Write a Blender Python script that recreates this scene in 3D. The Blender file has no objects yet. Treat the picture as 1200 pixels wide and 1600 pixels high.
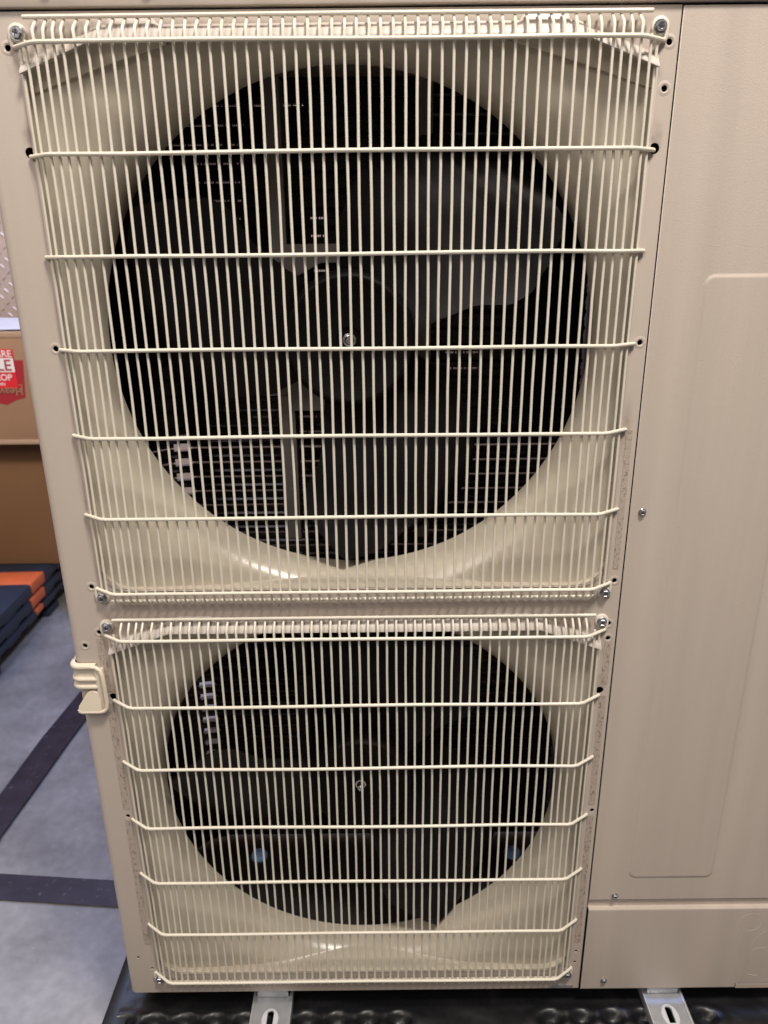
import bpy, bmesh, math, random
from mathutils import Vector, Matrix, noise
random.seed(7)
S = bpy.context.scene
COL = S.collection
R = math.radians

# ------------------------------------------------------------ camera
cd = bpy.data.cameras.new('camera'); cam = bpy.data.objects.new('camera', cd); COL.objects.link(cam)
th = R(19.4); roll = R(-.62)
Fw = Vector((0, math.cos(th), -math.sin(th))); Rt0 = Vector((1, 0, 0)); Up0 = Rt0.cross(Fw)
Rt = Rt0*math.cos(roll) + Up0*math.sin(roll); Up = -Rt0*math.sin(roll) + Up0*math.cos(roll)
M = Matrix(((Rt.x, Up.x, -Fw.x), (Rt.y, Up.y, -Fw.y), (Rt.z, Up.z, -Fw.z)))
cam.matrix_world = Matrix.Translation((.3956, -.8195, 1.0645)) @ M.to_4x4()
cd.sensor_fit = 'VERTICAL'; cd.sensor_height = 36; cd.sensor_width = 27; cd.lens = 1151/1600*36
cd.clip_start = .01; cd.clip_end = 100
cd.dof.use_dof = True; cd.dof.focus_distance = .86; cd.dof.aperture_fstop = 7.5
S.camera = cam
# ------------------------------------------------------------ world + lamps
W = bpy.data.worlds.new('World'); S.world = W; W.use_nodes = True
bg = W.node_tree.nodes['Background']; bg.inputs[0].default_value = (1.0, .92, .87, 1); bg.inputs[1].default_value = .12

def lamp(name, loc, target, power, size, col, size_y=None):
    l = bpy.data.lights.new(name, 'AREA'); l.energy = power; l.size = size; l.color = col
    if size_y: l.shape = 'RECTANGLE'; l.size_y = size_y
    o = bpy.data.objects.new(name, l); COL.objects.link(o); o.location = loc
    o.rotation_euler = (Vector(target)-Vector(loc)).to_track_quat('-Z', 'Y').to_euler()
    return o
lamp('ceiling_lamp', (1.0, -.98, 3.1), (.45, 0, .6), 87, .42, (1, .93, .85))
lamp('ceiling_lamp', (-.7, -2.2, 3.0), (.3, 0, .6), 48, .9, (1, .90, .84), 1.6)
lamp('aisle_lamp', (-.75, 1.6, 3.0), (-.6, 1.1, 0), 32, .8, (.52, .62, 1.0))
lamp('aisle_lamp', (.7, 1.7, 3.2), (.6, 1.6, 0), 52, 1.0, (.32, .45, 1.0))
lamp('aisle_lamp', (-1.6, -.2, 2.6), (-1.0, 2.2, .5), 26, .7, (1, .88, .78))
S.view_settings.view_transform = 'Standard'; S.view_settings.look = 'None'
S.view_settings.exposure = 0.0; S.view_settings.gamma = 1
S.render.engine = 'CYCLES'; S.cycles.max_bounces = 8

# ------------------------------------------------------------ helpers
def tag(o, label=None, cat=None, group=None, kind=None):
    if label: o['label'] = label
    if cat: o['category'] = cat
    if group: o['group'] = group
    if kind: o['kind'] = kind
    return o
def new_mesh_obj(name, me, mats=(), parent=None, smooth=None):
    o = bpy.data.objects.new(name, me); COL.objects.link(o)
    for m in (mats if isinstance(mats, (list, tuple)) else [mats]): me.materials.append(m)
    if parent: o.parent = parent
    if smooth is not None: shade(me, smooth)
    return o
def shade(me, ang):
    me.polygons.foreach_set('use_smooth', [True]*len(me.polygons))
    bm = bmesh.new(); bm.from_mesh(me)
    a = R(ang)
    for e in bm.edges:
        if len(e.link_faces) == 2 and e.calc_face_angle(0) > a: e.smooth = False
    bm.to_mesh(me); bm.free()
class MB:
    """collects shapes into one mesh"""
    def __init__(s): s.bm = bmesh.new(); s.mi = 0
    def faces(s, vs, fs):
        bv = [s.bm.verts.new(v) for v in vs]
        for f in fs:
            try:
                fc = s.bm.faces.new([bv[i] for i in f]); fc.material_index = s.mi
            except ValueError: pass
        return bv
    def box(s, a, b, bev=0):
        x0, y0, z0 = [min(a[i], b[i]) for i in range(3)]; x1, y1, z1 = [max(a[i], b[i]) for i in range(3)]
        bv = s.faces([(x0,y0,z0),(x1,y0,z0),(x1,y1,z0),(x0,y1,z0),(x0,y0,z1),(x1,y0,z1),(x1,y1,z1),(x0,y1,z1)],
                [(0,3,2,1),(4,5,6,7),(0,1,5,4),(1,2,6,5),(2,3,7,6),(3,0,4,7)])
        if bev:
            es = list({e for v in bv for e in v.link_edges})
            r = bmesh.ops.bevel(s.bm, geom=es, offset=bev, segments=2, affect='EDGES', profile=.5)
            for f in r['faces']: f.material_index = s.mi
    def tube(s, pts, r, n=8, cap=True):
        pts = [Vector(p) for p in pts]; rings = []
        prev = None
        for i, p in enumerate(pts):
            if i == 0: t = pts[1]-p
            elif i == len(pts)-1: t = p-pts[i-1]
            else: t = ((p-pts[i-1]).normalized()+(pts[i+1]-p).normalized())
            t.normalize()
            if prev is None:
                a = Vector((0,0,1)) if abs(t.z) < .9 else Vector((0,1,0))
                u = t.cross(a).normalized()
            else:
                u = (prev - t*prev.dot(t)).normalized()
            prev = u; w = t.cross(u)
            k = 1
            if 0 < i < len(pts)-1:
                c = (p-pts[i-1]).normalized().dot((pts[i+1]-p).normalized()); k = 1/max(.75, math.sqrt((1+c)/2))
            rr = (r[i] if isinstance(r, (list, tuple)) else r)
            rings.append([s.bm.verts.new(p+(u*math.cos(2*math.pi*j/n)+w*math.sin(2*math.pi*j/n))*rr*(k if 0 < i < len(pts)-1 else 1)) for j in range(n)])
        for a, b in zip(rings, rings[1:]):
            for j in range(n):
                f = s.bm.faces.new((a[j], a[(j+1)%n], b[(j+1)%n], b[j])); f.material_index = s.mi
        if cap:
            f = s.bm.faces.new(list(reversed(rings[0]))); f.material_index = s.mi
            f = s.bm.faces.new(rings[-1]); f.material_index = s.mi
    def lathe(s, c, prof, n=32, axis='y', cap0=False, cap1=False):
        """prof: list of (radius, offset along axis)"""
        c = Vector(c); rings = []
        for r, h in prof:
            ring = []
            for j in range(n):
                a = 2*math.pi*j/n
                if axis == 'y': v = c+Vector((r*math.cos(a), h, r*math.sin(a)))
                else: v = c+Vector((r*math.cos(a), r*math.sin(a), h))
                ring.append(s.bm.verts.new(v))
            rings.append(ring)
        for a, b in zip(rings, rings[1:]):
            for j in range(n):
                f = s.bm.faces.new((a[j], a[(j+1)%n], b[(j+1)%n], b[j])); f.material_index = s.mi
        if cap0: f = s.bm.faces.new(rings[0]); f.material_index = s.mi
        if cap1: f = s.bm.faces.new(rings[-1]); f.material_index = s.mi
    def prism(s, outline, y0, y1):
        """outline in x,z, extruded along y"""
        n = len(outline)
        s.faces([(x, y0, z) for x, z in outline]+[(x, y1, z) for x, z in outline],
                [tuple(range(n)), tuple(reversed(range(n, 2*n)))]+[(i, i+n, (i+1)%n+n, (i+1)%n) for i in range(n)])
    def build(s, name, mats, parent=None, smooth=35):
        bmesh.ops.recalc_face_normals(s.bm, faces=s.bm.faces)
        me = bpy.data.meshes.new(name); s.bm.to_mesh(me); s.bm.free()
        return new_mesh_obj(name, me, mats, parent, smooth)
def circ(cx, cz, r, n=20): return [(cx+r*math.cos(2*math.pi*i/n), cz+r*math.sin(2*math.pi*i/n)) for i in range(n)]
def rrect(x0, z0, x1, z1, r, n=6):
    p = []
    for cx, cz, a0 in ((x1-r, z1-r, 0), (x0+r, z1-r, 90), (x0+r, z0+r, 180), (x1-r, z0+r, 270)):
        for k in range(n+1):
            a = R(a0+90*k/n); p.append((cx+r*math.cos(a), cz+r*math.sin(a)))
    return p
def sheet(name, loops, thick, mats, parent, plane='xz', y=0, bevel=0, smooth=35):
    """flat sheet with holes through a 2D curve; front face at y, thickness going back"""
    cu = bpy.data.curves.new('c', 'CURVE'); cu.dimensions = '2D'; cu.fill_mode = 'BOTH'
    cu.extrude = thick/2-bevel; cu.bevel_depth = bevel; cu.bevel_resolution = 1
    for lp in loops:
        sp = cu.splines.new('POLY'); sp.points.add(len(lp)-1); sp.use_cyclic_u = True
        for i, (a, b) in enumerate(lp): sp.points[i].co = (a, b, 0, 1)
    co = bpy.data.objects.new('c', cu); COL.objects.link(co)
    dg = bpy.context.evaluated_depsgraph_get()
    me = bpy.data.meshes.new_from_object(co.evaluated_get(dg))
    bpy.data.objects.remove(co); bpy.data.curves.remove(cu)
    if plane == 'xz': me.transform(Matrix.Translation((0, y+thick/2, 0)) @ Matrix.Rotation(R(90), 4, 'X'))
    else: me.transform(Matrix.Translation((0, 0, y-thick/2)))
    me.materials.clear()
    me.name = name
    return new_mesh_obj(name, me, mats, parent, smooth)
def text_mesh(txt, size, depth=.0):
    cu = bpy.data.curves.new('t', 'FONT'); cu.body = txt; cu.size = size; cu.extrude = depth; cu.offset = size*.012
    co = bpy.data.objects.new('t', cu); COL.objects.link(co)
    me = bpy.data.meshes.new_from_object(co.evaluated_get(bpy.context.evaluated_depsgraph_get()))
    bpy.data.objects.remove(co); bpy.data.curves.remove(cu)
    me.materials.clear()
    return me

# ------------------------------------------------------------ materials
def mat(name, col, rough=.5, metal=0., spec=.5, var=0, vscale=(8,8,8), bump=0, bscale=300, fine=0):
    m = bpy.data.materials.new(name); m.use_nodes = True
    nt = m.node_tree; b = nt.nodes['Principled BSDF']
    b.inputs['Base Color'].default_value = (*col, 1); b.inputs['Roughness'].default_value = rough
    b.inputs['Metallic'].default_value = metal; b.inputs['Specular IOR Level'].default_value = spec
    tc = nt.nodes.new('ShaderNodeTexCoord')
    if var:
        mp = nt.nodes.new('ShaderNodeMapping'); mp.inputs['Scale'].default_value = vscale
        nz = nt.nodes.new('ShaderNodeTexNoise'); nz.inputs['Scale'].default_value = 1; nz.inputs['Detail'].default_value = 6
        nt.links.new(tc.outputs['Object'], mp.inputs[0]); nt.links.new(mp.outputs[0], nz.inputs[0])
        rp = nt.nodes.new('ShaderNodeMapRange'); rp.inputs[1].default_value = .3; rp.inputs[2].default_value = .7
        rp.inputs[3].default_value = 1-var; rp.inputs[4].default_value = 1+var
        nt.links.new(nz.outputs[0], rp.inputs[0])
        mx = nt.nodes.new('ShaderNodeVectorMath'); mx.operation = 'SCALE'; mx.inputs[0].default_value = col
        nt.links.new(rp.outputs[0], mx.inputs['Scale']); nt.links.new(mx.outputs[0], b.inputs['Base Color'])
        m['mx'] = mx.name
    if bump:
        nb = nt.nodes.new('ShaderNodeTexNoise'); nb.inputs['Scale'].default_value = bscale; nb.inputs['Detail'].default_value = 3
        nt.links.new(tc.outputs['Object'], nb.inputs[0])
        bp = nt.nodes.new('ShaderNodeBump'); bp.inputs['Strength'].default_value = bump; bp.inputs['Distance'].default_value = .001
        nt.links.new(nb.outputs[0], bp.inputs['Height']); nt.links.new(bp.outputs[0], b.inputs['Normal'])
    return m
def add_dirt(m, col, scale, lo, hi, strength=1.0, zones=None, mapscale=(1,1,1)):
    """mix a dirt colour over the base colour by noise; zones = [(x,z,rx,rz,amount)] ellipses in object space"""
    nt = m.node_tree; b = nt.nodes['Principled BSDF']; L = nt.links
    tc = nt.nodes.new('ShaderNodeTexCoord'); mp = nt.nodes.new('ShaderNodeMapping'); mp.inputs['Scale'].default_value = mapscale
    nz = nt.nodes.new('ShaderNodeTexNoise'); nz.inputs['Scale'].default_value = scale; nz.inputs['Detail'].default_value = 5
    nz.inputs['Roughness'].default_value = .6
    L.new(tc.outputs['Object'], mp.inputs[0]); L.new(mp.outputs[0], nz.inputs[0])
    r = nt.nodes.new('ShaderNodeMapRange'); r.inputs[1].default_value = lo; r.inputs[2].default_value = hi; r.inputs[4].default_value = strength
    L.new(nz.outputs[0], r.inputs[0]); fac = r.outputs[0]
    if zones:
        acc = None
        for x, z, rx, rz, am in zones:
            m2 = nt.nodes.new('ShaderNodeMapping'); m2.vector_type = 'POINT'
            m2.inputs['Location'].default_value = (-x/rx, 0, -z/rz); m2.inputs['Scale'].default_value = (1/rx, 0, 1/rz)
            ln = nt.nodes.new('ShaderNodeVectorMath'); ln.operation = 'LENGTH'
            q = nt.nodes.new('ShaderNodeMapRange'); q.interpolation_type = 'SMOOTHSTEP'
            q.inputs[1].default_value = 1; q.inputs[2].default_value = .15; q.inputs[3].default_value = 0; q.inputs[4].default_value = am
            L.new(tc.outputs['Object'], m2.inputs[0]); L.new(m2.outputs[0], ln.inputs[0]); L.new(ln.outputs['Value'], q.inputs[0])
            if acc is None: acc = q.outputs[0]
            else:
                mm = nt.nodes.new('ShaderNodeMath'); mm.operation = 'MAXIMUM'; L.new(acc, mm.inputs[0]); L.new(q.outputs[0], mm.inputs[1]); acc = mm.outputs[0]
        mu = nt.nodes.new('ShaderNodeMath'); mu.operation = 'MULTIPLY'; L.new(fac, mu.inputs[0]); L.new(acc, mu.inputs[1]); fac = mu.outputs[0]
    mix = nt.nodes.new('ShaderNodeMix'); mix.data_type = 'RGBA'
    src = b.inputs['Base Color']
    if src.is_linked: L.new(src.links[0].from_socket, mix.inputs[6])
    else: mix.inputs[6].default_value = src.default_value
    mix.inputs[7].default_value = (*col, 1)
    L.new(fac, mix.inputs[0]); L.new(mix.outputs[2], b.inputs['Base Color'])

PCOL = (.485, .418, .358)
m_panel = mat('panel_paint', PCOL, .42, var=.035, vscale=(22, 22, 1.6), bump=.25, bscale=900)
add_dirt(m_panel, (.16, .12, .095), 60, .3, .6, .55, [(.047,1.176,.012,.022,1), (.6715,1.172,.010,.020,1), (.0455,.537,.012,.016,1), (.672,.541,.010,.018,1),
    (.0445,.80,.006,.12,.35), (.672,.87,.008,.05,.9), (.040,1.235,.010,.03,.25)])
add_dirt(m_panel, (.20, .15, .12), 420, .69, .74, .8)
m_service = mat('service_paint', PCOL, .40, var=.06, vscale=(26, 26, 1.0), bump=.22, bscale=900)
add_dirt(m_service, (.20, .15, .12), 330, .71, .75, .8)
add_dirt(m_service, (.56, .48, .40), 4, .45, .8, .35, None, (9, 1, .9))
m_wire = mat('ivory_coated_wire', (.66, .615, .52), .36, var=.04, vscale=(30,30,30), bump=.25, bscale=700)
m_bell = mat('beige_plastic', (.52, .465, .37), .25, var=.06, vscale=(9,9,9), bump=.15, bscale=200)
add_dirt(m_bell, (.18, .13, .10), 300, .70, .74, .7)
add_dirt(m_bell, (.40, .34, .28), 12, .48, .72, .5)
m_hood = mat('hood_plastic', (.49, .44, .395), .4, bump=.2, bscale=250)
m_residue = mat('adhesive_residue', (.42, .35, .29), .75, bump=.7, bscale=800)
add_dirt(m_residue, (.10, .075, .06), 330, .52, .64, .65, None, (1, 1, .55))
m_black = mat('black_plastic', (.0045, .0045, .0055), .40, spec=.18, var=.25, vscale=(15,15,15), bump=.12, bscale=120)
add_dirt(m_black, (.05, .05, .055), 9, .52, .8, .22)
m_hub = mat('hub_plastic', (.0025, .0025, .0028), .55, spec=.12, bump=.1, bscale=200)
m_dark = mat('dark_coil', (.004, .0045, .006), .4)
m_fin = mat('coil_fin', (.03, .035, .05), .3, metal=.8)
m_tube = mat('coil_tube', (.02, .021, .03), .28, metal=.6)
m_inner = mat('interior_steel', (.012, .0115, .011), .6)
m_bracket = mat('bracket_steel', (.22, .205, .19), .42, metal=.35, var=.15, vscale=(20,20,20))
m_screw = mat('zinc_steel', (.42, .42, .45), .30, metal=.9, var=.15, vscale=(200,200,200))
m_recess = mat('screw_recess', (.03, .03, .03), .6)
m_nut = mat('bright_nut', (.75, .75, .76), .22, metal=1)
m_galv = mat('galvanised_steel', (.42, .43, .45), .42, metal=.55, var=.15, vscale=(40,40,40), bump=.15, bscale=300)
m_galv_worn = mat('galvanised_worn', (.60, .62, .66), .5, metal=.3)
m_handle = mat('cream_plastic', (.66, .58, .46), .32, bump=.08, bscale=200)
m_seam = mat('painted_seam_shadow', (.02, .018, .018), .8)  # near-black fill for the open seams, painted in as their shadow
m_blue = mat('bright_blue', (.28, .52, .95), .4)
m_pal = mat('black_pallet_plastic', (.007, .007, .008), .40, bump=.2, bscale=35)
add_dirt(m_pal, (.05, .047, .045), 14, .55, .78, .4)
m_pal2 = mat('weathered_pallet_plastic', (.014, .022, .040), .5, var=.2, vscale=(9,9,9), bump=.3, bscale=80)
m_orange = mat('orange_paint', (.60, .12, .035), .55, var=.12, vscale=(14,14,14))
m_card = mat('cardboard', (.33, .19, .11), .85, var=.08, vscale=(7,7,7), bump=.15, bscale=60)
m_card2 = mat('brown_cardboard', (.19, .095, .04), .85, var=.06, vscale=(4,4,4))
m_paper = mat('white_film', (.62, .62, .66), .35, bump=.5, bscale=30)
m_red = mat('red_print', (.72, .02, .03), .5)
m_dred = mat('dark_red_print', (.36, .02, .03), .55)
m_white = mat('white_print', (.85, .82, .82), .5)
m_tape = mat('clear_tape', (.45, .30, .20), .15)
m_dplate = mat('diamond_plate', (.60, .48, .40), .4, metal=.35, var=.1, vscale=(6,6,6))

# concrete floor
m_floor = mat('concrete', (.30, .30, .31), .45, bump=.12, bscale=60)
def floor_nodes(m):
    nt = m.node_tree; L = nt.links; b = nt.nodes['Principled BSDF']
    tc = nt.nodes.new('ShaderNodeTexCoord')
    n1 = nt.nodes.new('ShaderNodeTexNoise'); n1.inputs['Scale'].default_value = 3.4; n1.inputs['Detail'].default_value = 8; n1.inputs['Roughness'].default_value = .62
    n2 = nt.nodes.new('ShaderNodeTexNoise'); n2.inputs['Scale'].default_value = 55; n2.inputs['Detail'].default_value = 4
    n3 = nt.nodes.new('ShaderNodeTexVoronoi'); n3.inputs['Scale'].default_value = 38
    for n in (n1, n2, n3): L.new(tc.outputs['Object'], n.inputs['Vector'])
    cr = nt.nodes.new('ShaderNodeValToRGB'); e = cr.color_ramp.elements
    e[0].position = .32; e[0].color = (.15, .147, .147, 1); e[1].position = .70; e[1].color = (.32, .315, .31, 1)
    L.new(n1.outputs[0], cr.inputs[0])
    r2 = nt.nodes.new('ShaderNodeMapRange'); r2.inputs[1].default_value = .3; r2.inputs[2].default_value = .7; r2.inputs[3].default_value = .91; r2.inputs[4].default_value = 1.09
    L.new(n2.outputs[0], r2.inputs[0])
    sc = nt.nodes.new('ShaderNodeVectorMath'); sc.operation = 'SCALE'; L.new(cr.outputs[0], sc.inputs[0]); L.new(r2.outputs[0], sc.inputs['Scale'])
    sp = nt.nodes.new('ShaderNodeMapRange'); sp.inputs[1].default_value = .035; sp.inputs[2].default_value = .02
    L.new(n3.outputs['Distance'], sp.inputs[0])
    mx = nt.nodes.new('ShaderNodeMix'); mx.data_type = 'RGBA'; mx.inputs[7].default_value = (.55, .55, .56, 1)
    L.new(sp.outputs[0], mx.inputs[0]); L.new(sc.outputs[0], mx.inputs[6]); L.new(mx.outputs[2], b.inputs['Base Color'])
    rr = nt.nodes.new('ShaderNodeMapRange'); rr.inputs[3].default_value = .28; rr.inputs[4].default_value = .55; L.new(n1.outputs[0], rr.inputs[0]); L.new(rr.outputs[0], b.inputs['Roughness'])
floor_nodes(m_floor)
m_stripe = mat('dark_floor_paint', (.022, .018, .030), .42, var=.3, vscale=(25,25,25), bump=.2, bscale=60)
add_dirt(m_stripe, (.16, .15, .16), 70, .62, .72, .6)

# ------------------------------------------------------------ setting
FL = -.17
b = MB(); b.faces([(-8,-6,FL),(9,-6,FL),(9,9,FL),(-8,9,FL)], [(0,1,2,3)]); tag(b.build('floor', m_floor, smooth=None), kind='structure')
def stripe(pts):
    b = MB(); b.faces([(x, y, FL+.004) for x, y in pts], [(0,1,2,3)]); tag(b.build('floor_marking', m_stripe, smooth=None), kind='structure')
stripe([(-1.6,.50),(1.9,.17+.03),(1.9,.115+.03),(-1.6,.43)])
b = MB(); b.faces([(x, y, FL+.008) for x, y in [(-.505,1.22),(-.535,.86),(-.541,.63),(-.54,.47),(-.470,.46),(-.472,.50),(-.453,.875),(-.43,1.22)]], [tuple(range(8))])
tag(b.build('floor_marking', m_stripe, smooth=None), kind='structure')

# diamond plate wall at the back
wall = bpy.data.objects.new('diamond_plate_wall', None); COL.objects.link(wall); wall.location = (0, 2.35, FL)
tag(wall, 'grey diamond tread plate wall behind the cardboard boxes', 'wall')
b = MB(); b.box((-5, 0, 0), (5, .02, 3.0)); b.build('wall_sheet', m_dplate, wall)
b = MB(); p = .024
for i in range(-22, 24):
    for j in range(-26, 30):
        if (i+j) % 2: continue
        cx, cz = -1.15+i*p, 1.15+j*p; a = R(45 if (i-j)//2 % 2 == 0 else -45)
        l, w = .0135, .0042; c, s_ = math.cos(a), math.sin(a)
        pr = [(-l,0,0),(-l*.5,w,0),(l*.5,w,0),(l,0,0),(l*.5,-w,0),(-l*.5,-w,0),(-l*.6,0,-.003),(l*.6,0,-.003)]
        b.faces([(cx+x*c-z*s_, y-.0002, cz+x*s_+z*c) for x, z, y in pr], [(0,1,6),(1,2,7,6),(2,3,7),(3,4,7),(4,5,6,7),(5,0,6)])
b.build('tread_pattern', m_dplate, wall, 50)

# stacked pallets at the left
def pallet(z, o0, o1, h, label):
    r = bpy.data.objects.new('plastic_pallet', None); COL.objects.link(r); r.location = (-.80, 1.10, z); r.rotation_euler.z = R(1.5)
    tag(r, label, 'pallet', 'plastic pallets stacked under the boxes')
    b = MB()
    b.box((-1.0, 0, -h), (0, 1.05, 0), .010)
    b.mi = 1; b.box((-1.0, o0, -h+.004), (.0025, o1, .0025), .006)
    b.build('deck', [m_pal2, m_orange], r)
    b = MB()
    for k in range(7): b.box((-.9, .02+k*.145, -h-.0065), (-.006, .11+k*.145, -h))
    b.build('rib', [m_pal2], r)
    return r
pallet(.012, .365, .475, .043, 'topmost of the three stacked dark pallets, broad orange paint band across its top')
pallet(-.040, .35, .46, .038, 'middle dark pallet of the stack, orange paint band on its side edge')
r = pallet(-.090, .37, .43, .024, 'lowest dark pallet of the stack, standing on the concrete floor on its legs')
for y in (.0, .47, .93):
    b = MB(); b.box((-.13, y+.01, FL+.115), (-.01, y+.11, -.112), .01); b.build('leg', m_pal2, r)
# boxes
bx = bpy.data.objects.new('cardboard_box', None); COL.objects.link(bx); bx.location = (-1.1, 1.62, .014)
tag(bx, 'plain brown cardboard box in shade, standing on the topmost pallet', 'box')
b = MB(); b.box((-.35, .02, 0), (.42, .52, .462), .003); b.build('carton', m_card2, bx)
bx = bpy.data.objects.new('cardboard_box', None); COL.objects.link(bx); bx.location = (-1.1, 1.56, .478)
tag(bx, 'cardboard box with red fragile stickers, resting on the plain brown box', 'box')
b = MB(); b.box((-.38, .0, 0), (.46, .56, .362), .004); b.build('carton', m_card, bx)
b = MB(); b.box((-.38, -.003, 0), (.462, .012, .016), .002); b.box((-.38, -.003, .345), (.4615, .010, .3645), .002); b.build('packing_tape', m_tape, bx)
# labels on the box front (x local relative to -1.1 ; image right edge of sticker at world x ~ -.79)
def flat_text(me, mt, name, parent, x, y, z, flip=False, right=True):
    xs = [v.co.x for v in me.vertices]; w = max(xs)
    for v in me.vertices:
        a, c = v.co.x, v.co.y
        if right: a -= w
        if flip: a, c = -a-w, -c
        v.co = (a, 0, c)
    o = new_mesh_obj(name, me, mt, parent); o.location = (x, y, z); return o
lb = MB(); lb.prism([(-.30,.255),(.326,.255),(.314,.135),(.285,.128),(.25,.112),(.20,.125),(-.30,.125)], -.0012, -.0002); dl = lb.build('printed_warning', m_dred, bx); dl.location = (.024, 0, .020)
lb = MB(); lb.prism([(-.02,.285),(.302,.285),(.302,.160),(-.02,.160)], -.0030, -.0014); st = lb.build('fragile_sticker', m_red, bx); st.location = (.020, 0, .025)
lb = MB(); lb.prism([(.0,.257),(.300,.257),(.300,.213),(.0,.213)], -.0038, -.0032); lb.build('white_band', m_white, st)
flat_text(text_mesh('HANDLE WITH CARE', .030), m_white, 'lettering', st, .298, -.0042, .261)
flat_text(text_mesh('FRAGILE', .050), m_dred, 'lettering', st, .292, -.0046, .218)
flat_text(text_mesh('DO NOT DROP', .028), m_white, 'lettering', st, .288, -.0042, .187)
flat_text(text_mesh('HANDLE AS SHOWN', .014), m_white, 'lettering', st, .262, -.0042, .170)
flat_text(text_mesh('Heavy', .036), m_card, 'lettering', dl, .312, -.0042, .168, True)
flat_text(text_mesh('Duty', .026), m_card, 'lettering', dl, .312, -.0018, .178, True)
b = MB(); n = 14
vs = [(-1.5+.78*i/n, 1.57+.5*j/8, .843+.008*noise.noise(Vector((i*.6, j*.6, 3)))+.004) for j in range(9) for i in range(n+1)]
b.faces(vs, [(j*(n+1)+i, j*(n+1)+i+1, (j+1)*(n+1)+i+1, (j+1)*(n+1)+i) for j in range(8) for i in range(n)])
o = b.build('plastic_film', m_paper); tag(o, 'crumpled white film lying on top of the cardboard box with red stickers', 'film')

# ------------------------------------------------------------ black pallet below the unit
pal = bpy.data.objects.new('black_pallet', None); COL.objects.link(pal); pal.location = (.5, .2, FL)
tag(pal, 'glossy black plastic pallet under the air conditioning unit', 'pallet')
TOP = -.036
def deck_h(x, y):
    h = 0
    if y < -.012:                                            # row of lens shaped hollows near the front
        pass
    for cx in [.27+.0465*k for k in range(-7, 16)]:
        if .435 < cx < .60 or cx > .90: continue
        d = math.hypot((x-cx)/.019, (y+.020)/.0095)
        h -= .013*max(0, 1-d**3)
        d2 = math.hypot((x-cx)/.03, (y+.020)/.016); h += .0022*max(0, 1-abs(d2-1)*2.2)
    if y < -.036: h -= .003*min(1, (-.036-y)/.01)
    q = ((x-.10) % .30)
    if y < -.05 and .03 < q < .25: h -= .02*min(1, min(q-.03, .25-q)/.02)*min(1, (-.05-y)/.02)
    h += .002*noise.noise(Vector((x*22, y*30, 0)))+.0004*noise.noise(Vector((x*90, y*90, 4)))
    h += .002*max(0, noise.noise(Vector((x*9, y*60, 8))))
    return h
b = MB(); nx, ny = 300, 70; X0, X1, Y0, Y1 = -.022, 1.06, -.16, .12
vs = [(X0+(X1-X0)*i/nx-.5, Y0+(Y1-Y0)*j/ny-.2, TOP-FL+deck_h(X0+(X1-X0)*i/nx, Y0+(Y1-Y0)*j/ny)) for j in range(ny+1) for i in range(nx+1)]
b.faces(vs, [(j*(nx+1)+i, j*(nx+1)+i+1, (j+1)*(nx+1)+i+1, (j+1)*(nx+1)+i) for j in range(ny) for i in range(nx)])
b.build('deck', m_pal, pal, 60)
b = MB(); b.box((-.542, -.385, .022), (.575, .56, TOP-FL-.012), .008); b.build('body', m_pal, pal)
for x in (-.52, -.05, .42):
    for y in (-.34, .0, .42):
        b = MB(); b.box((x, y, 0), (x+.13, y+.12, .03), .004); b.build('leg', m_pal, pal)
b = MB(); b.box((-.546, -.34, .012), (-.505, .56, TOP-FL-.001), .010); b.build('rim', m_pal, pal)

# ------------------------------------------------------------ THE UNIT
unit = bpy.data.objects.new('air_conditioner', None); COL.objects.link(unit)
tag(unit, 'tall beige outdoor air conditioning unit with two wire fan grilles and side service panel', 'air conditioner')
WX, H, DEP = .6845, 1.284, .34
CX = .3572; ZC = (.968, .332)

def opening(zc, g=0):
    """outline of the fan opening (x,z), counter clockwise, chamfered top corners, rounded bottom corners"""
    x0, x1, zt, zb = .0505+g, .6640-g, zc+.301-g, zc-.2895+g
    pts = [(x1, zb+.036), (x1, zc+.2725-g*.6), (x1-.082, zt), (x0+.082, zt), (x0, zc+.2725-g*.6), (x0, zb+.036)]
    for cx, cz, a0 in ((x0+.036, zb+.036, 180), (x1-.036, zb+.036, 270)):
        for k in range(1, 8): a = R(a0+90*k/8); pts.append((cx+.036*math.cos(a), cz+.036*math.sin(a)))
        if a0 == 180: pts.append((x0+.036, zb)); pts.append((x1-.036, zb))
    return pts
small = [(.0378,1.2542),(.6757,1.2535),(.6754,1.2138),(.0389,.969),(.6772,.9691),(.0374,.6831),(.676,.684),(.0381,.6206),(.0178,.6018),
         (.6743,.6254),(.6754,.6047),(.0384,.3359),(.6776,.3372),(.0207,.0736),(.0392,.0513),(.6754,.077),(.6752,.055)]
big = [(.0440,1.1625),(.6715,1.1605),(.0438,.5270),(.6712,.5290)]
loops = [[(.010,.0015),(WX,.0015),(WX,H),(.010,H)]]
for zc in ZC: loops.append(list(reversed(opening(zc))))
for i, (x, z) in enumerate(small):
    loops.append(list(reversed(circ(x, z, .0030 if z > .3 else .0024, 16))))
for x, z in big: loops.append(list(reversed(circ(x, z, .0052, 18))))
fp = sheet('front_panel', loops, .0015, m_panel, unit, smooth=None)
def grommet(mb, x, z, r, y=0):
    mb.lathe((x, y, z), [(r*2.3, 0), (r*1.95, -.0003), (r*1.35, -.0004), (r*1.02, .0004), (r*.98, .0014)], 20)
for x, z in small:
    if z > .25 and (x, z) not in ((.0384,.3359),(.6776,.3372)):
        b = MB(); grommet(b, x, z, .0030); b.build('hole_rim', m_panel, fp)
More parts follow.
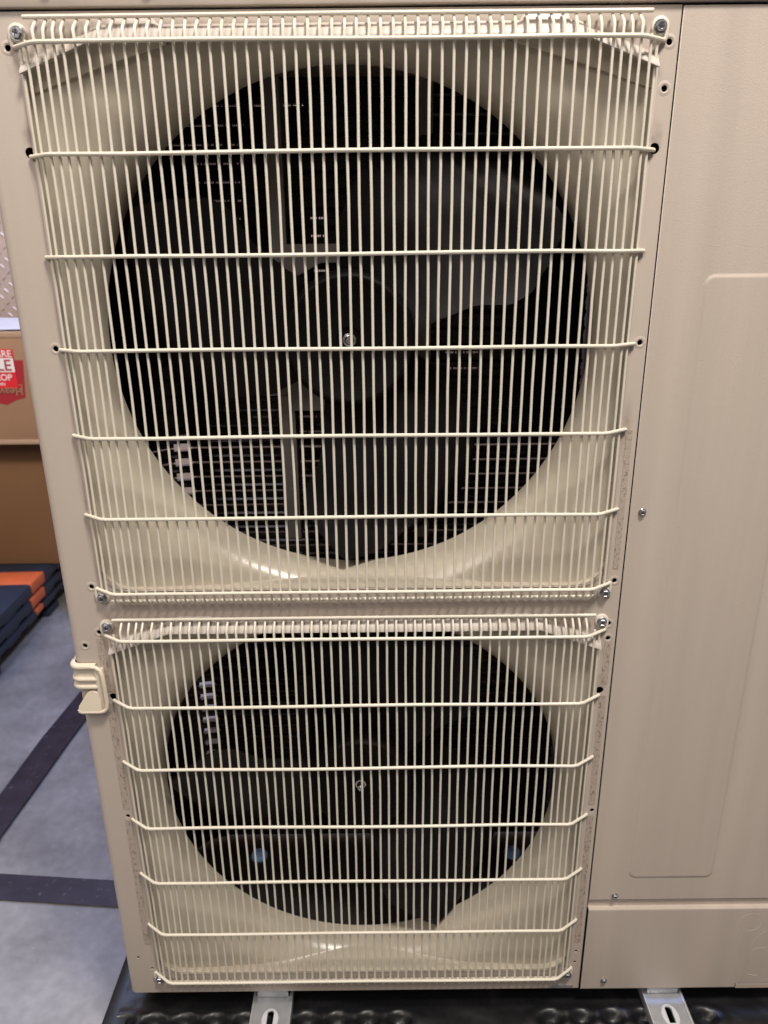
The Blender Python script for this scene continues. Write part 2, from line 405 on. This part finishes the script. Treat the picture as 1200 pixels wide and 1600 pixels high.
# dark backing box behind the holes + rounded corner + side
b = MB(); prof = [(.010-.010*math.sin(R(a)), .010-.010*math.cos(R(a))) for a in range(0, 91, 15)]+[(0, DEP)]
vs = [(x, y, z) for z in (.0015, H) for x, y in prof]; n = len(prof)
b.faces(vs, [(i, i+1, i+1+n, i+n) for i in range(n-1)]); b.build('side_panel', m_panel, unit, 30)
b = MB(); b.faces([(.0155,.014,.0), (.049,.014,0), (.049,.014,H), (.0155,.014,H)], [(0,1,2,3)])
b.faces([(.6655,.014,.0), (WX+.004,.014,0), (WX+.004,.014,H), (.6655,.014,H)], [(0,1,2,3)]); b.build('inner_flange', m_inner, unit)
# raised rim around each fan opening (pressed frame)
for zc in ZC:
    o1 = opening(zc, -.0035); o2 = opening(zc, -.0012); o3 = opening(zc); b = MB(); n = len(o1)
    b.faces([(x, -.0002, z) for x, z in o1]+[(x, -.0018, z) for x, z in o2]+[(x, -.0012, z) for x, z in o3],
            [(k*n+i, k*n+(i+1)%n, (k+1)*n+(i+1)%n, (k+1)*n+i) for k in range(2) for i in range(n)])
    b.build('opening_frame', m_panel, unit, 50)
# vertical pressed line left and right of the openings
for x in (.0300, .6806):
    for z0, z1 in ((.665, 1.235), (.03, .60)):
        pass
# adhesive residue strips
def strip(x0, x1, z0, z1, name='adhesive_strip'):
    b = MB(); n = 60
    for k in range(n):
        a, c = z0+(z1-z0)*k/n, z0+(z1-z0)*(k+1)/n
        if any(x0-.006 < hx < x1+.006 and a-.0062 < hz < c+.0062 for hx, hz in small+big if (hx, hz) in big) or any(x0-.002 < hx < x1+.002 and a-.004 < hz < c+.004 for hx, hz in small): continue
        b.box((x0, -.0005, a), (x1, -.0001, c))
    bmesh.ops.remove_doubles(b.bm, verts=b.bm.verts, dist=1e-5)
    bb = b.build(name, m_residue, unit, None); return bb
strip(.0335, .0425, .10, .612); strip(.6716, .6802, .095, .617)
strip(.6722, .6792, .70, .872)

# top lid
b = MB(); b.box((-.006, -.0045, H+.0022), (1.06, DEP+.01, H+.05), .002); b.build('top_lid', m_service, unit)
b = MB(); b.box((.006, .004, H-.004), (1.045, .03, H+.0036)); b.build('lid_gap', m_seam, unit)
# service panels
b = MB(); b.box((WX-.002, .006, .001), (WX+.006, .02, H-.0005)); b.build('seam_gap', m_seam, unit)
SX0, SX1 = WX+.0022, 1.05
em = rrect(.738, .2165, .8595, 1.040, .012)
sheet('service_panel', [[(SX0,.1775),(SX1,.1775),(SX1,H-.0012),(SX0,H-.0012)], list(reversed(em)), list(reversed(circ(.7002,.7724,.002,10)))], .002, m_service, unit, y=-.0006, bevel=.0006, smooth=None)
b = MB(); n = len(em)
def inset(d, yy): return [(x, yy, z) for x, z in rrect(.738+d, .2165+d, .8595-d, 1.040-d, max(.001, .012-d))]
b.faces(inset(0, -.0006)+inset(.0012, -.0009)+inset(.0034, -.0017)+inset(.0048, -.0019), [(k*n+i, k*n+(i+1)%n, (k+1)*n+(i+1)%n, (k+1)*n+i) for k in range(3) for i in range(n)]+[tuple(range(3*n, 4*n))])
b.build('pressed_emboss', m_service, unit, None)
b = MB(); b.box((SX0, .0030, .158), (SX1, .006, .182)); b.build('joint_strip', m_service, unit)
b = MB()
pr = [(.0030,.1622),(-.0012,.1622),(-.0030,.1600),(-.0032,.1580),(-.0030,.004),(-.0018,.0015)]
b.faces([(x, y, z) for x in (SX0, .9215) for y, z in pr], [(i, i+6, i+7, i+1) for i in range(5)])
b.faces([(x, y, z) for x in (.9215, SX1) for y, z in pr[:-2]+[(-.0031,.012),(-.0031,.0118)]], [(i, i+6, i+7, i+1) for i in range(5)])
b.faces([(.9232, -.0031, .0115), (SX1, -.0031, .0115), (SX1, -.0012, .010), (.9232, -.0012, .010)], [(0,1,2,3)])
b.box((.9232, -.0028, .0008), (SX1, -.0004, .0095), .0006)
b.build('lower_cover', m_service, unit, None)
b = MB()
b.tube([(.9268+.0165*math.cos(R(a)), -.0030, .134+.0165*math.sin(R(a))) for a in range(0, 361, 12)], .0004, 5)
b.tube([(.9270, -.0030, .012), (.9290,-.0030,.06), (.9315,-.0030,.085), (.9385,-.0030,.103), (.950,-.0030,.1155), (.975,-.0030,.122)], .00035, 5)
b.tube([(.9360, -.0030, .0785), (.944,-.0030,.083), (.975,-.0030,.084)], .00035, 5)
b.tube([(.9300, -.0030, .038), (.938,-.0030,.0295), (.952,-.0030,.027)], .0005, 5)
b.build('knockout_outline', m_service, unit)
# base pan, back and side of body
b = MB(); b.box((.004, .014, .002), (1.045, DEP, .012), .001); b.build('base_pan', m_inner, unit)
b = MB(); b.box((.70, .03, .02), (.72, DEP, H)); b.box((1.03, .02, .02), (1.045, DEP, H)); b.build('partition', m_inner, unit)
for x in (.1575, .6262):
    b = MB(); b.lathe((x, .258, .012), [(.001, .007), (.011, .0062), (.0145, .004), (.0155, 0)], 24, 'z', cap0=True); b.build('base_disc', m_blue, unit)  # two low domed discs in bright blue on the base pan

# ---- screws
def screw_mb(b, x, y, z, k=1.0, mi=0):
    b.mi = 0
    b.lathe((x, y, z), [(.0001, -.0010*k), (.0062*k, -.0012*k), (.0066*k, -.0008*k), (.0066*k, .0)], 24)
    hx = [(x+.0051*k*math.cos(R(60*i+15)), z+.0051*k*math.sin(R(60*i+15))) for i in range(6)]
    b.lathe((x, y, z), [(.0050*k, -.001*k), (.0050*k, -.0036*k), (.0043*k, -.0044*k), (.0034*k, -.0044*k), (.0028*k, -.0038*k), (.0001, -.0036*k)], 6)
    b.mi = 1
    a = random.uniform(0, 90)
    for q in (0, 90):
        c, s_ = math.cos(R(a+q)), math.sin(R(a+q)); l, w = .0024*k, .0006*k
        P4 = [(-l,-w),(l,-w),(l,w),(-l,w)]
        b.prism([(x+u*c-v*s_, z+u*s_+v*c) for u, v in P4], y-.0041*k-q*1e-6, y-.0036*k)
    b.mi = 0
def screw(x, y, z, k=1.0, parent=None):
    b = MB(); screw_mb(b, x, y, z, k); return b.build('screw', [m_screw, m_recess], parent or unit, 30)
for x, z in ((.0847,1.2995),(.1795,1.2985),(.6339,1.2985)): screw(x, -.0045, z, .95)
screw(.7002, -.001, .7724, .72); screw(.7228, -.001, .1843, .72); screw(.7208, -.0032, .0200, .72)

# ---- a fan module: grille, bell mouth, hood, fan, bracket
PITCH = .0954; YH = -.0205; YV = -.0168
def grille(zc, up):
    root = bpy.data.objects.new('fan_grille', None); COL.objects.link(root); root.location = (CX, 0, zc); root.parent = unit
    root['label'] = ('upper' if up else 'lower')+' ivory wire fan grille'
    # horizontals
    for k in range(-3, 4):
        z = k*PITCH; j = random.uniform(-.0006, .0006)
        L = -.3127; Rr = .3135
        d = .0 if abs(k) < 3 else 0
        pts = [(L, -.0012, z), (L+.004, -.0045, z+j*.4), (-.2935, -.0155, z), (-.2885, -.0189, z), (-.282, YH, z)]
        pts += [(-.282+.564*t/8, YH+.0006*math.sin(t*1.1+k), z+.0005*math.sin(t*.9+k*2)+(.0006*t/8)) for t in range(1, 8)]
        pts += [(.282, YH, z), (.2885, -.0189, z), (.2935, -.0155, z), (Rr-.004, -.0045, z-j*.4), (Rr, -.0012, z)]
        b = MB(); b.tube(pts, .0021, 10); b.build('crossbar', m_wire, root)
    # verticals
    inner = [(-.2597+.5194*i/45) for i in range(46)]
    xs = [(-.2597-.0088*q) for q in (3, 2, 1)]+inner+[(.2597+.0088*q) for q in (1, 2, 3)]
    b = MB(); zt = 3*PITCH; zb = -3*PITCH
    for x in xs:
        w = .00045; f = random.uniform(0, 6); dx = random.uniform(-.0007, .0007); dx2 = random.uniform(-.0006, .0006)
        inn = (1 if x < 0 else -1)*.0
        pts = [(x+dx2, -.0030, zt+.0228), (x+dx2, -.0050, zt+.0215), (x+dx, -.0150, zt+.0130), (x+dx, YV, zt+.0100)]
        for k in range(0, 13):
            z = zt-(zt-zb)*k/12; bow = .0006 if k % 2 else 0
            pts.append((x+w*math.sin(f+k*.9)*(1 if k % 2 else .45), YV+bow, z))
        pts += [(x+dx, YV, zb-.0095), (x+dx, -.0150, zb-.0125), (x+dx2, -.0062, zb-.0190), (x+dx2, -.0045, zb-.0200)]
        b.tube(pts, .00148, 8)
    for sx in (-1, 1):
        for x, y in ((.2975, -.0105), (.3050, -.0055)):
            e = .004 if x < .3 else .0
            b.tube([(sx*x, y, zt+e), (sx*x+.0003, y, zt*.5), (sx*x-.0003, y, 0), (sx*x+.0003, y, zb*.5), (sx*x, y, zb-e)], .0015, 8)
    b.build('vertical_wires', m_wire, root)
    # top and bottom rods
    b = MB(); b.tube([(-.2975, -.0082, zt+.0233), (0, -.0084, zt+.0237), (.2975, -.0082, zt+.0233)], .0020, 10); b.build('rod', m_wire, root)
    b = MB(); b.tube([(-.296, -.0052, zb-.0160), (0, -.0052, zb-.0163), (.296, -.0052, zb-.0160)], .0020, 10); b.build('rod', m_wire, root)
    # mounting tabs with screws; wire runs into the tab
    for sx in (-1, 1):
        for sz in (-1, 1):
            x, z = sx*.3078, sz*.2982
            b = MB(); b.lathe((x, 0, z), [(.0001, -.0030), (.0072, -.0030), (.0084, -.0022), (.0086, 0)], 28)
            b.tube([(sx*.3130, -.0020, sz*3*PITCH), (sx*.3142, -.0022, sz*(3*PITCH+.006)), (sx*.3135, -.0018, sz*.2975)], [.002, .0021, .0024], 8)
            t = b.build('mounting_tab', m_wire, root)
            s_ = MB(); screw_mb(s_, x-sx*.0004, -.0030, z-.0008, .98); s_.build('screw', [m_screw, m_recess], t, 30) if False else s_.build('screw', [m_screw, m_recess], root, 30)
    return root
gr = [grille(ZC[0], True), grille(ZC[1], False)]

RT = .2855; YT = .060
def ray_poly(poly, cx, cz, a):
    dx, dz = math.cos(a), math.sin(a); best = 9
    for i in range(len(poly)):
        x1, z1 = poly[i]; x2, z2 = poly[(i+1) % len(poly)]
        ex, ez = x2-x1, z2-z1; den = dx*ez-dz*ex
        if abs(den) < 1e-9: continue
        t = ((x1-cx)*ez-(z1-cz)*ex)/den; u = ((x1-cx)*dz-(z1-cz)*dx)/den
        if t > 0 and -1e-6 <= u <= 1+1e-6: best = min(best, t)
    return best
def bell(zc):
    poly = opening(zc, .0002); b = MB(); N = 240; rho = .052; rows = []
    for i in range(N):
        a = 2*math.pi*i/N
        ro = max(ray_poly(poly, CX, zc, a), RT+.004); gap = ro-RT
        pr = [(ro, -.0008), (ro, .004)]
        m_ = 16
        # slightly dished corner surface running into a quarter-round throat
        for k in range(m_+1):
            t = k/m_; s_ = gap*(1-t)**1.35
            if k == 0: s_ = gap
            if s_ < rho: y = YT-math.sqrt(max(0, rho*rho-(rho-s_)**2))*.93
            else: y = YT-rho*.93-(.004)*min(1, (s_-rho)/.04)
            base = .004
            pr.append((RT+s_, max(y, base)))
        pr += [(RT-.0003, YT+.008), (RT, YT+.016), (RT+.006, YT+.0162)]
        rows.append([b.bm.verts.new((CX+r*math.cos(a), y, zc+r*math.sin(a))) for r, y in pr])
    for i in range(N):
        A, B = rows[i], rows[(i+1) % N]
        for k in range(len(A)-1): b.bm.faces.new((A[k], B[k], B[k+1], A[k+1]))
    o = b.build('bell_mouth', m_bell, unit, 75)
    # creased facet following the chamfered top
    for tp, lw in (([(.0508,.2732),(.132,.3005),(.19,.3007)], [(.0508,.2475),(.118,.2690),(.19,.2895)]), ([(.6637,.2732),(.5825,.3005),(.5245,.3007)], [(.6637,.2475),(.5965,.2690),(.5245,.2895)])):
        b = MB()
        b.faces([(x, .0012, zc+z) for x, z in tp]+[(x, .0042, zc+z) for x, z in lw]+[(x, .0048, zc+z-.0006) for x, z in lw]+[(x, .0120, zc+z+.0004) for x, z in lw],
                [(k*3+i, k*3+i+1, (k+1)*3+i+1, (k+1)*3+i) for k in range(3) for i in range(2)])
        b.build('rain_rail', m_bell, o, 20)
    # drip hood over the opening
    b = MB()
    top = [(.0500, .2745), (.1265, .3030), (.1345, .3030), (.1375, .3095), (.1795, .3095), (.1860, .3035), (.5290, .3035), (.5345, .3095), (.5765, .3095), (.5800, .3030), (.5875, .3030), (.6650, .2745)]
    bot = []
    for x, z in top:
        if x < .1265: q = .2680
        if x < .1265: zz = .2745
        elif x > .5875: zz = .2745
        else: zz = .3030
        bot.append((x, zz))
    n = len(top)
    rows = [[(x, -.0004, zc+z) for x, z in top], [(x, -.0060, zc+z-(.004 if z > .306 else .0045)-(.006 if z > .306 else 0)) for x, z in top],
            [(x, -.0108, zc+z-.0098) for x, z in bot], [(x, -.0112, zc+z-.0122) for x, z in bot], [(x, -.0098, zc+z-.0125) for x, z in bot], [(x, .006, zc+z-.0095) for x, z in bot]]
    # subdivide along x with a slight waviness
    def lerp(row, m_=6):
        out = []
        for i in range(len(row)-1):
            for q in range(m_): out.append(Vector(row[i]).lerp(Vector(row[i+1]), q/m_))
        out.append(Vector(row[-1])); return out
    rows = [lerp(r_) for r_ in rows]; n = len(rows[0])
    for ri in (1, 2, 3):
        for v in rows[ri]: v.y += .00015*noise.noise(Vector((v.x*60, zc, ri*.3))); v.z += .0001*noise.noise(Vector((v.x*45, zc+3, 0)))
    b.faces([v for r_ in rows for v in r_], [(k*n+i, k*n+i+1, (k+1)*n+i+1, (k+1)*n+i) for k in range(5) for i in range(n-1)])
    b.build('drip_hood', m_hood, o, 45)
for zc in ZC: bell(zc)

def interp(tab, x):
    if x <= tab[0][0]: return tab[0][1]
    for (a, b_), (c, d) in zip(tab, tab[1:]):
        if x <= c:
            t = (x-a)/(c-a); t2 = t*t*(3-2*t)*.5+t*.5; return b_+(d-b_)*t2
    return tab[-1][1]
A_CW = [(.070,4),(.085,8),(.107,12.5),(.15,15.2),(.19,12.6),(.212,14.3),(.237,20.2),(.257,25),(.272,28.5)]
A_CC = [(.070,104),(.12,98),(.18,88),(.22,78),(.25,67),(.262,60),(.272,50)]
def fan(zc, tip):
    root = bpy.data.objects.new('fan', None); COL.objects.link(root); root.location = (CX, 0, zc); root.parent = unit
    root.rotation_euler.y = -R(tip-28.5)
    for kb in range(3):
        b = MB(); nu, nv = 30, 26; vs = []
        for side in (0, 1):
            for i in range(nu+1):
                r = .070+(.272-.070)*(i/nu)
                a0, a1 = interp(A_CW, r), interp(A_CC, r)
                for j in range(nv+1):
                    v = j/nv; a = R(a0+(a1-a0)*v+120*kb)
                    yf = .074-.034*((r-.07)/.202)**1.2; yb = .150-.012*(r/.272)
                    y = yf+(yb-yf)*(v**.85)-.016*math.sin(math.pi*v)*(r/.272)
                    y += .0035*math.sin(9*v+r*30)*.15
                    vs.append((r*math.cos(a), y+side*.0028, r*math.sin(a)))
        n1 = (nu+1)*(nv+1); f = []
        for i in range(nu):
            for j in range(nv):
                q = i*(nv+1)+j; f.append((q, q+1, q+nv+2, q+nv+1)); f.append((n1+q, n1+q+nv+1, n1+q+nv+2, n1+q+1))
        for i in range(nu):
            for j in (0, nv):
                q = i*(nv+1)+j; f.append((q, q+nv+1, n1+q+nv+1, n1+q))
        for j in range(nv):
            for i in (0, nu):
                q = i*(nv+1)+j; f.append((q, q+1, n1+q+1, n1+q))
        b.faces(vs, f); b.build('blade', m_black, root, 50)
    b = MB(); b.lathe((0,0,0), [(.0001,.066),(.014,.066),(.0155,.0635),(.030,.0632),(.066,.0620),(.0700,.0590),(.0722,.0590),(.0745,.0605),(.0775,.066),(.0785,.075),(.079,.15)], 64)
    b.build('hub', m_hub, root, 40)
    b = MB(); b.lathe((0,0,0), [(.0078,.0655),(.0078,.0635),(.0060,.0630),(.0052,.0590)], 20); b.lathe((0,0,0), [(.0052,.063),(.0052,.0565),(.0045,.0555),(.0001,.0555)], 6); b.lathe((0,0,0), [(.0026,.056),(.0026,.052),(.0001,.0515)], 14)
    b.build('hub_nut', m_nut, root, 35)
fan(ZC[0], 28.5-.8); fan(ZC[1], 54.5)

# motor and its bracket
for zc in ZC:
    b = MB(); b.lathe((CX,0,zc), [(.0001,.13),(.055,.13),(.058,.14),(.058,.24),(.0001,.245)], 40); mo = b.build('fan_motor', m_inner, unit)
    b = MB()
    for sx in (-1, 1):
        x = CX+sx*.094
        b.box((x-.0100, .195, zc-.30), (x-.0065, .235, zc+.30)); b.box((x-.0065, .195, zc-.30), (x+.0065, .198, zc+.30)); b.box((x+.0065, .195, zc-.30), (x+.0100, .235, zc+.30))
    for sz in (-1, 1):
        b.prism([(CX-.104, zc+sz*.108), (CX+.104, zc+sz*.108), (CX+.104, zc+sz*.072), (CX+.088, zc+sz*.060), (CX+.04, zc+sz*.085), (CX-.04, zc+sz*.085), (CX-.088, zc+sz*.060), (CX-.104, zc+sz*.072)], .186, .190)
        for sx in (-1, 1): b.lathe((CX+sx*.094, .190, zc+sz*.09), [(.0001,-.0085),(.004,-.0085),(.0045,-.004)], 12)
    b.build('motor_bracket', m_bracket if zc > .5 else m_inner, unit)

# coil: swept rows around the back and left side
path = []
for k in range(0, 9): path.append((.030, .045+.19*k/8))
for k in range(1, 9): a = R(180-90*k/8); path.append((.095+.065*math.cos(a), .235+.065*math.sin(a)))
for k in range(1, 26): path.append((.095+.60*k/25, .300))
def sweep(b, pth, z0, z1, t):
    n = len(pth); vs = []
    for i, (x, y) in enumerate(pth):
        p0 = Vector(pth[max(0, i-1)]); p1 = Vector(pth[min(n-1, i+1)]); d = (p1-p0).normalized(); nn = Vector((-d.y, d.x))*t
        vs += [(x, y, z0), (x, y, z1), (x+nn.x, y+nn.y, z1), (x+nn.x, y+nn.y, z0)]
    b.faces(vs, [(4*i+k, 4*(i+1)+k, 4*(i+1)+(k+1) % 4, 4*i+(k+1) % 4) for i in range(n-1) for k in range(4)])
coil = MB(); tubes = MB(); back = MB(); RP = .0237; z = .02; rows = []
while z < H-.02:
    if .13 < z < .37 or .60 < z < .78:
        sweep(coil, path[:15], z+.003, z+RP, .014); sweep(coil, path[14:17], z+.010, z+RP-.0035, .010); sweep(coil, path[16:], z+.003, z+RP, .014)
    else: sweep(coil, path, z+.003, z+RP, .014); rows.append(z+.002)
    tubes.tube([(x+(.003 if i < 9 else 0), y-(.003 if i > 16 else 0), z+.012) for i, (x, y) in enumerate(path)], .0034, 6)
    z += RP
sweep(coil, path, z+.0005, H+.003, .014)
# spans where light shows through the slots: (z range, x range)
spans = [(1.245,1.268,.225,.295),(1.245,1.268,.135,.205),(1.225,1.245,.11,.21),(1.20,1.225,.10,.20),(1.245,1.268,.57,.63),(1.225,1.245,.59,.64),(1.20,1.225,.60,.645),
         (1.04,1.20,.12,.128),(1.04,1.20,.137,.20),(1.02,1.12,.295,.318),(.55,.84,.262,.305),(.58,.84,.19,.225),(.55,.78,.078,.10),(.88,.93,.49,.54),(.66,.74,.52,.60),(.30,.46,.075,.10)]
for zr in rows:
    sp = sorted([(a, c) for z0, z1, a, c in spans if z0 <= zr <= z1])
    full = [p for p in path if p[0] < .0955]
    sweep(back, full, zr-.002, zr+.006, .016) if False else sweep(back, [(x, y+.0005) for x, y in path if x <= (.074 if (.14 < zr < .37 or .60 < zr < .78) else .0955) and y < .3001], zr-.0035, zr+.0035, .008)
    x = .095
    for a, c in sp+[(.695, .70)]:
        if a > x: back.box((x, .304, zr-.0035), (a, .310, zr+.0035))
        q = a
        while q < c and a < .69:
            g_ = random.random()
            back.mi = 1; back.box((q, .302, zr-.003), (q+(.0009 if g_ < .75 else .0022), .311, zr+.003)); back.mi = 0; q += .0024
        x = max(x, c)
coil.build('coil', m_dark, unit, 50); tubes.build('coil_tubes', m_tube, unit, 50); back.build('coil_backing', [m_dark, m_fin], unit, None)

# handle clip on the left corner
hd = bpy.data.objects.new('handle', None); COL.objects.link(hd); hd.parent = unit
hd['label'] = 'cream ribbed plastic grip wrapped round the left corner'
def wrap(prof_z, off):
    """sweep a small section round the corner: from the side (y=.05) to the front (x=xe)"""
b = MB()
def corner_path(o, xe):
    pts = [(-o, .045), (-o, .02)]
    for a in range(0, 91, 15): pts.append((.008-(.008+o)*math.cos(R(a)), .008-(.008+o)*math.sin(R(a))))
    pts.append((xe, -o)); return pts
zprof = [(.5775,.001),(.5770,.0058),(.5745,.0074),(.5715,.0070),(.5700,.0050),(.5680,.0040),(.5600,.0038),(.5585,.0048),(.5570,.0066),(.5548,.0070),(.5532,.0052),(.5515,.0040),(.5485,.0040),(.5470,.0060),(.5450,.0072),(.5428,.0064),(.5420,.001)]
pw = [corner_path(o, .0285) for z_, o in zprof]; n = len(pw[0]); vs = []
for (z_, o), pp in zip(zprof, pw):
    for i, (x, y) in enumerate(pp):
        vs.append((x, y, z_))
b.faces(vs, [(k*n+i, k*n+i+1, (k+1)*n+i+1, (k+1)*n+i) for k in range(len(zprof)-1) for i in range(n-1)])
b.build('ribbed_grip', m_handle, hd, 60)
b = MB(); b.tube([(.020,-.0050,.5742),(.0285,-.0056,.5738),(.0345,-.0066,.5700),(.0372,-.0085,.5625),(.0376,-.0082,.545),(.0378,-.0080,.525),(.0372,-.0080,.5160),(.0335,-.0080,.5110),(.027,-.008,.5097),(.004,-.008,.5097),(.0015,-.008,.5112),(.001,-.0078,.5135)], .0027, 8)
b.box((.0262, -.0062, .512), (.0372, .0, .5715), .0015); b.build('rim', m_handle, hd, 50)
b = MB(); vs = [(.0005,-.0100,.5100),(.0300,-.0100,.5100),(.0300,-.0095,.5160),(.0290,-.0062,.5365),(.0205,-.0058,.5400),(.0135,-.0062,.5370),(.0005,-.0095,.5180)]
b.faces(vs+[(x, .0, z_) for x, y, z_ in vs], [tuple(range(7))]+[(i, i+7, (i+1) % 7+7, (i+1) % 7) for i in range(7)])
bmesh.ops.bevel(b.bm, geom=list(b.bm.edges), offset=.0010, segments=2, affect='EDGES'); b.build('thumb_pad', m_handle, hd, 40)

# mounting feet
for x in (.2165, .8165):
    ft = bpy.data.objects.new('mounting_foot', None); COL.objects.link(ft); ft.location = (x, 0, 0); ft.parent = unit
    w = .030
    slot = [(.005*math.cos(R(a)), -.021+.005*math.sin(R(a))) for a in range(0, 181, 20)]+[(-.005, -.105), (.005, -.105)]
    sheet('foot_plate', [[(-w+.004,-.13),(w-.004,-.13),(w-.004,.30),(-w+.004,.30)], list(reversed(slot))], .003, m_galv, ft, plane='xy', y=-.018, bevel=.0006)
    b = MB()
    for sx in (-1, 1): b.box((sx*(w-.0035), -.13, -.034), (sx*(w+.0005), .30, -.0165), .001)
    b.box((-w+.006, .004, -.0178), (w-.006, .02, -.0005), .002)
    b.build('foot_flange', m_galv, ft)
    wr = [(.0125*math.cos(R(a)), -.031+.0175*math.sin(R(a))) for a in range(0, 360, 12)]
    s2 = [(.0052*math.cos(R(a)), -.021+.0052*math.sin(R(a))) for a in range(0, 181, 20)]+[(-.0052*.9, -.0425), (.0052*.9, -.0425)]
    sheet('washer_mark', [wr, list(reversed(s2))], .0006, m_galv_worn, ft, plane='xy', y=-.0172)
b = MB(); b.box((.642, -.0006, .0035), (.676, -.0001, .0085)); b.build('rating_strip', m_galv, unit)
